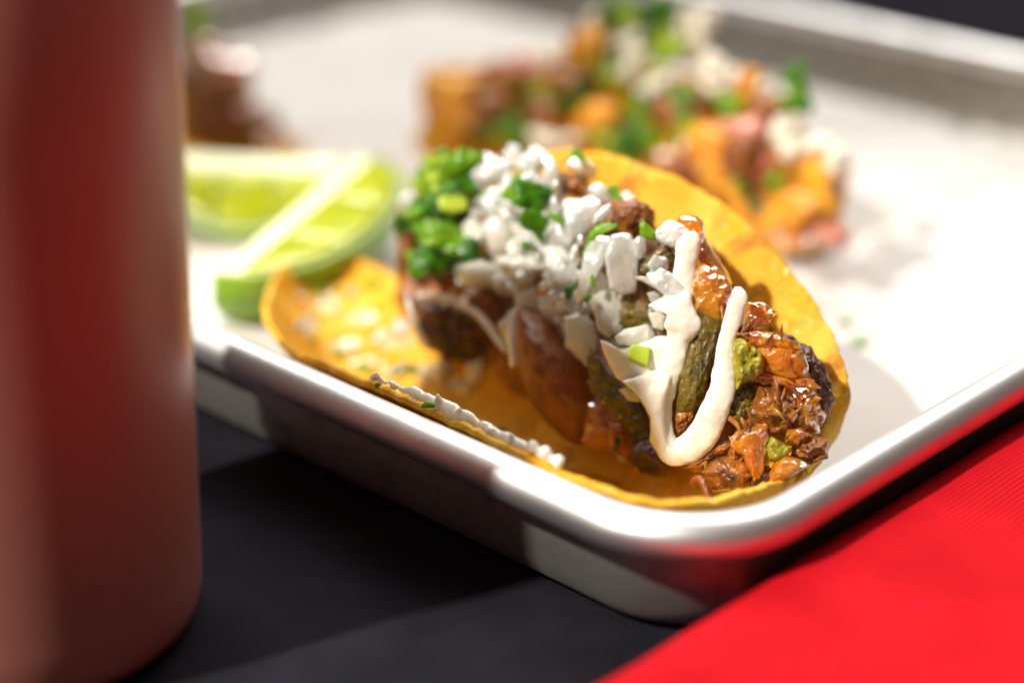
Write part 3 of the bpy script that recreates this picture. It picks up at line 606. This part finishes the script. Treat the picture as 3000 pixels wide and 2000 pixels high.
for i, (x, y, rx, ry) in enumerate([(1060, 930, 60, 30), (1150, 1000, 70, 28), (960, 880, 50, 34), (900, 950, 40, 40), (1260, 1080, 70, 30), (1010, 1010, 60, 26), (1330, 1130, 60, 30), (930, 800, 45, 26), (1080, 1060, 60, 22)]):
    poly = [(x+rx*math.cos(a)*rng.uniform(.5, 1.15), y+ry*math.sin(a)*rng.uniform(.5, 1.15)) for a in np.linspace(0, 2*math.pi, 11, endpoint=False)]
    o2 = catmull(poly, 30, True); C_ = np.array([x, y]); V = []
    for r_ in (0.02, .4, .75, 1.0):
        for q in o2:
            b_ = C_+(np.array(q)-C_)*r_; V.append(T(b_[0], b_[1], (.55 if r_ < 1 else -.15)+.35*nz((b_[0], b_[1], 0), .05, i, 2)))
    obj('juice_smear', V, [f[::-1] for f in grid_faces(4, 30, False, True)], MT['juice'], taco)

# ------------------------------------------------------------------ lime wedges
def wedge(name, label, C, ax, d0, d1, half, rr):
    """C centre of core edge; ax along it; d0,d1 directions of the two cut faces (unit, perp to ax)"""
    ax = norm(ax); d0 = norm(d0-ax*(d0@ax)); d1 = norm(d1-ax*(d1@ax)); om = math.acos(np.clip(d0@d1, -1, 1))
    sl = lambda t: (math.sin((1-t)*om)*d0+math.sin(t*om)*d1)/math.sin(om)
    n = 28; m = 18
    root = thing(name, (C[0], C[1], 2), label, 'lime', 'lime wedges on the parchment')
    prof = lambda s, k=1.0: rr*k*max(0.0, (1-abs(s)**2.3))**.5
    V = []
    for i in range(n):
        s = -1+2*i/(n-1)
        for j in range(m): V.append(C+ax*half*s*1.02+sl(j/(m-1))*(prof(s)+.02)*(1+.01*nz((i, j, 0), .4)))
    F = grid_faces(n, m); o = obj('rind', V, F, MT['rind'], root); sm = o.modifiers.new('thickness', 'SOLIDIFY'); sm.thickness = 1.0*S; sm.offset = 0
    # pith body: closed solid just under the rind
    V = []; K = 10
    for i in range(n):
        s = (-1+2*i/(n-1)); ring = [C+ax*half*s]
        for j in range(m): ring.append(C+ax*half*s+sl(.015+.97*j/(m-1))*max(prof(s)-.5, .05))
        V += ring
    F = grid_faces(n, m+1, False, True); obj('pith', V, F, MT['pith'], root)
    for d, other in ((d0, d1), (d1, d0)):
        nn = np.cross(ax, d); nn = nn if nn@other < 0 else -nn
        cuts = [(-.93, -.30), (-.26, .34), (.38, .93)]
        for a, b in cuts:
            V = []; p_, q_ = 14, 8
            for i in range(p_):
                s = a+(b-a)*i/(p_-1); tip = .0
                for j in range(q_):
                    t = j/(q_-1); lo = .22*rr; hi = max(prof(s)-2.6, lo+.1)
                    h = 1.0*math.sin(math.pi*min(max(t, .0), 1))*math.sin(math.pi*i/(p_-1))**.5
                    sh = s+(b-a)*.0
                    V.append(C+ax*half*sh+d*(lo+(hi-lo)*t)+nn*(.15+h))
            F = grid_faces(p_, q_); o = obj('flesh', V, F, MT['flesh'], root); so = o.modifiers.new('thickness', 'SOLIDIFY'); so.thickness = .8*S; so.offset = 0
    return root
# wedge lying back, cut face to the viewer
rR = np.array([1.0, 0, 0]); 
Ca = P(735, 455, 25); axa = P(985, 462, 25)-P(560, 445, 25)
wedge('lime_wedge', 'pale green lime wedge with its cut face up, behind another wedge beside the tumbler', Ca, axa, np.array([.05, -.82, -.6]), np.array([0, .6, -.8]), 30, 30)
A_, B_ = P(1050, 452, 27), P(632, 800, 22)
wedge('lime_wedge', 'lime wedge leaning against the pork taco, white pith edge uppermost', (A_+B_)/2, B_-A_, np.array([.76, .65, .02]), np.array([-.3, .0, -.95]), np.linalg.norm(B_-A_)/2, 29)

# ------------------------------------------------------------------ second taco (squash cubes) and third taco
t2 = thing('loaded_taco', W(420, 475, 2), 'taco heaped with orange roasted chunks, cilantro and white crumbs near the far tray wall', 'taco', 'tacos on the tray')
def Q(px, py, off=0, v0=452.0): return M(px, py, off, v0, .45)
near2 = [P(2380, 720, 6), P(2250, 735, 6), P(2050, 690, 6), P(1800, 620, 7), P(1550, 530, 8), P(1350, 480, 10), P(1245, 430, 18), P(1240, 360, 24)]
far2 = [P(2380, 720, 8), P(2440, 640, 12), P(2400, 480, 26), P(2300, 330, 38), P(2050, 230, 40), P(1750, 190, 38), P(1450, 240, 34), P(1240, 360, 26)]
tortilla_mesh('tortilla', near2, far2, t2, nk=60, nt=30)
def piece(root, c, r, m, name, i, box=0.0, wh=Q, off=0, amp=.2):
    p = wh(c[0], c[1], off); k = pxmm(p)
    V, F = lump_geo(p, (r[0]*k, (r[0]+r[1])/2*k, r[1]*k), seed=i+100, amp=amp, nscale=1.2, sub=3, box=box, axes=None if box < .5 else np.array([norm(rR*math.cos(i*.7)+np.array([0, 1, 0])*math.sin(i*.7)), norm(-rR*math.sin(i*.7)+np.array([0, 1, 0])*math.cos(i*.7)), ZD]))
    obj(name, V, F, MT[m], root)
for i, (c, r, m, name, off) in enumerate([
    ((1350, 290), (110, 100), 'potato', 'roasted_chunk', 4), ((1470, 230), (70, 55), 'potato', 'roasted_chunk', 0), ((1300, 400), (70, 70), 'potato', 'roasted_chunk', 3),
    ((1760, 340), (70, 50), 'potato', 'roasted_chunk', 4), ((1720, 140), (60, 60), 'potato', 'roasted_chunk', -6), ((2110, 440), (110, 90), 'potato', 'roasted_chunk', 3), ((1990, 500), (90, 70), 'potato', 'roasted_chunk', 4), ((2080, 600), (60, 45), 'meat', 'roasted_chunk', 6), ((2330, 690), (60, 35), 'amber', 'roasted_chunk', 7), ((2440, 690), (50, 30), 'radish', 'roasted_chunk', 7), ((2250, 330), (60, 50), 'meat', 'roasted_chunk', 2), ((1440, 320), (60, 60), 'meat', 'roasted_chunk', 5), ((2180, 450), (60, 60), 'meat_red', 'roasted_chunk', 10),
    ((2370, 620), (100, 70), 'potato', 'roasted_chunk', 5), ((2420, 530), (60, 80), 'potato', 'roasted_chunk', 3), ((2200, 260), (50, 60), 'potato', 'roasted_chunk', -4), ((2260, 640), (70, 60), 'potato', 'roasted_chunk', 3), ((1600, 330), (80, 60), 'meat', 'roasted_chunk', -3), ((1700, 260), (90, 70), 'meat', 'roasted_chunk', -4), ((2020, 330), (110, 60), 'meat', 'roasted_chunk', -3), ((2150, 560), (110, 70), 'potato', 'roasted_chunk', -4),
    ((2180, 400), (70, 55), 'radish', 'pickled_onion', 9), ((2200, 480), (55, 45), 'radish', 'pickled_onion', 7), ((1540, 190), (50, 30), 'radish', 'pickled_onion', 2),
    ((2370, 430), (85, 95), 'cheese', 'cheese_crumb', 8), ((1990, 470), (80, 60), 'cheese', 'cheese_crumb', 9), ((2130, 210), (80, 55), 'cheese', 'cheese_crumb', -2), ((1620, 400), (60, 35), 'cheese', 'cheese_crumb', 10), ((1840, 180), (70, 70), 'cheese', 'cheese_crumb', -4), ((2010, 130), (60, 70), 'cheese', 'cheese_crumb', -6), ((1920, 240), (60, 50), 'cheese', 'cheese_crumb', 0), ((1780, 60), (50, 60), 'cheese', 'cheese_crumb', -8), ((1650, 170), (80, 60), 'cheese', 'cheese_crumb', -8), ((2070, 60), (50, 50), 'cheese', 'cheese_crumb', -9)]):
    if name == 'cheese_crumb':
        for j in range(5):
            piece(t2, (c[0]+rng.gauss(0, r[0]*.5), c[1]+rng.gauss(0, r[1]*.5)), (r[0]*rng.uniform(.3, .6), r[1]*rng.uniform(.3, .55)), m, name, i*9+j, .3, off=off+rng.uniform(-3, 3), amp=.6)
        continue
    piece(t2, c, r, m, name, i, .45 if name == 'roasted_chunk' else 0, off=off, amp=.32 if name == 'roasted_chunk' else .6)
def leafpile(root, spots, n, wh, lo=-4, hi=10, light=.5, rmin=26, rmax=54):
    for i in range(n):
        cx, cy, sx, sy = rng.choice(spots); cx += rng.gauss(0, sx); cy += rng.gauss(0, sy); r = rng.uniform(rmin, rmax); a0 = rng.uniform(0, 6.28)
        poly = cil(cx, cy, r*1.15, a0, .8, 18)
        off = rng.uniform(lo, hi)
        slab('cilantro_leaf', poly, MT[rng.choice(('leaf_light', 'leaf_yellow')) if rng.random() < light else rng.choice(('leaf', 'leaf_dark', 'leaf_dark'))], root, where=lambda x, y: wh(x, y, off), thick=.5, bulge=rng.uniform(0, 2.5), amp=1, nscale=.2, tilt=(rng.uniform(-.8, .8), rng.uniform(-.4, .9)), seg=28, seed=i)
leafpile(t2, [(1560, 320, 70, 40), (1480, 380, 50, 25), (1650, 290, 60, 30), (1850, 400, 60, 30), (1950, 290, 70, 25)], 34, Q, light=.2)
leafpile(t2, [(1850, 60, 70, 40), (1920, 120, 50, 50), (1830, 200, 50, 50)], 30, lambda x, y, o: Q(x, y, o-6), light=.7)
leafpile(t2, [(2230, 570, 50, 35), (2330, 260, 25, 30), (1900, 400, 50, 20), (2060, 380, 50, 15)], 14, Q, light=.45, lo=4, hi=12)

t3 = thing('shredded_meat_taco', P(640, 400, 2), 'taco of dark red shredded meat topped with cilantro, behind the lime wedges', 'taco', 'tacos on the tray')
def Q3(px, py, off=0): return M(px, py, off, P(640, 430, 2)@VD, .5)
near3 = [P(900, 440, 4), P(800, 462, 4), P(650, 460, 4.5), P(480, 430, 5), P(330, 340, 12)]
far3 = [P(900, 440, 4), P(850, 400, 8), P(760, 330, 14), P(580, 230, 24), P(420, 240, 22), P(330, 340, 12)]
tortilla_mesh('tortilla', near3, far3, t3, nk=50, nt=24)
for i, (c, r, m) in enumerate([((640, 210), (90, 65), 'amber'), ((660, 270), (90, 60), 'meat'), ((600, 300), (90, 70), 'meat'), ((560, 230), (90, 70), 'meat'), ((700, 350), (80, 50), 'meat_red'), ((610, 370), (90, 50), 'meat_red'), ((760, 370), (70, 45), 'meat'), ((520, 340), (90, 60), 'meat'), ((600, 160), (60, 50), 'amber'), ((790, 410), (50, 30), 'amber')]):
    piece(t3, c, r, m, 'meat_piece', i+50, .2, Q3, 2, .45)
leafpile(t3, [(575, 70, 25, 45), (560, 140, 20, 30)], 14, Q3, -2, 6, .8, 30, 55)

# ------------------------------------------------------------------ stray flecks on the parchment
for i, (x, y, r, lab) in enumerate([(2520, 1002, 42, 'long pale green cilantro fleck lying on parchment right of the pork taco'), (2478, 945, 24, 'short green cilantro fleck touching the pork taco shell on parchment')]):
    poly = [(x+r*math.cos(a)*rng.uniform(.7, 1.1), y+r*.3*math.sin(a)) for a in np.linspace(0, 2*math.pi, 8, endpoint=False)]
    V, F = slab_geo(poly, lambda a, b: P(a, b, 3.2), thick=.8, seg=24, tilt=(0, 1.4), bulge=.2)
    tag(obj('cilantro_fleck', V, F, MT['leaf']), lab, 'herb', 'cilantro flecks on the parchment')
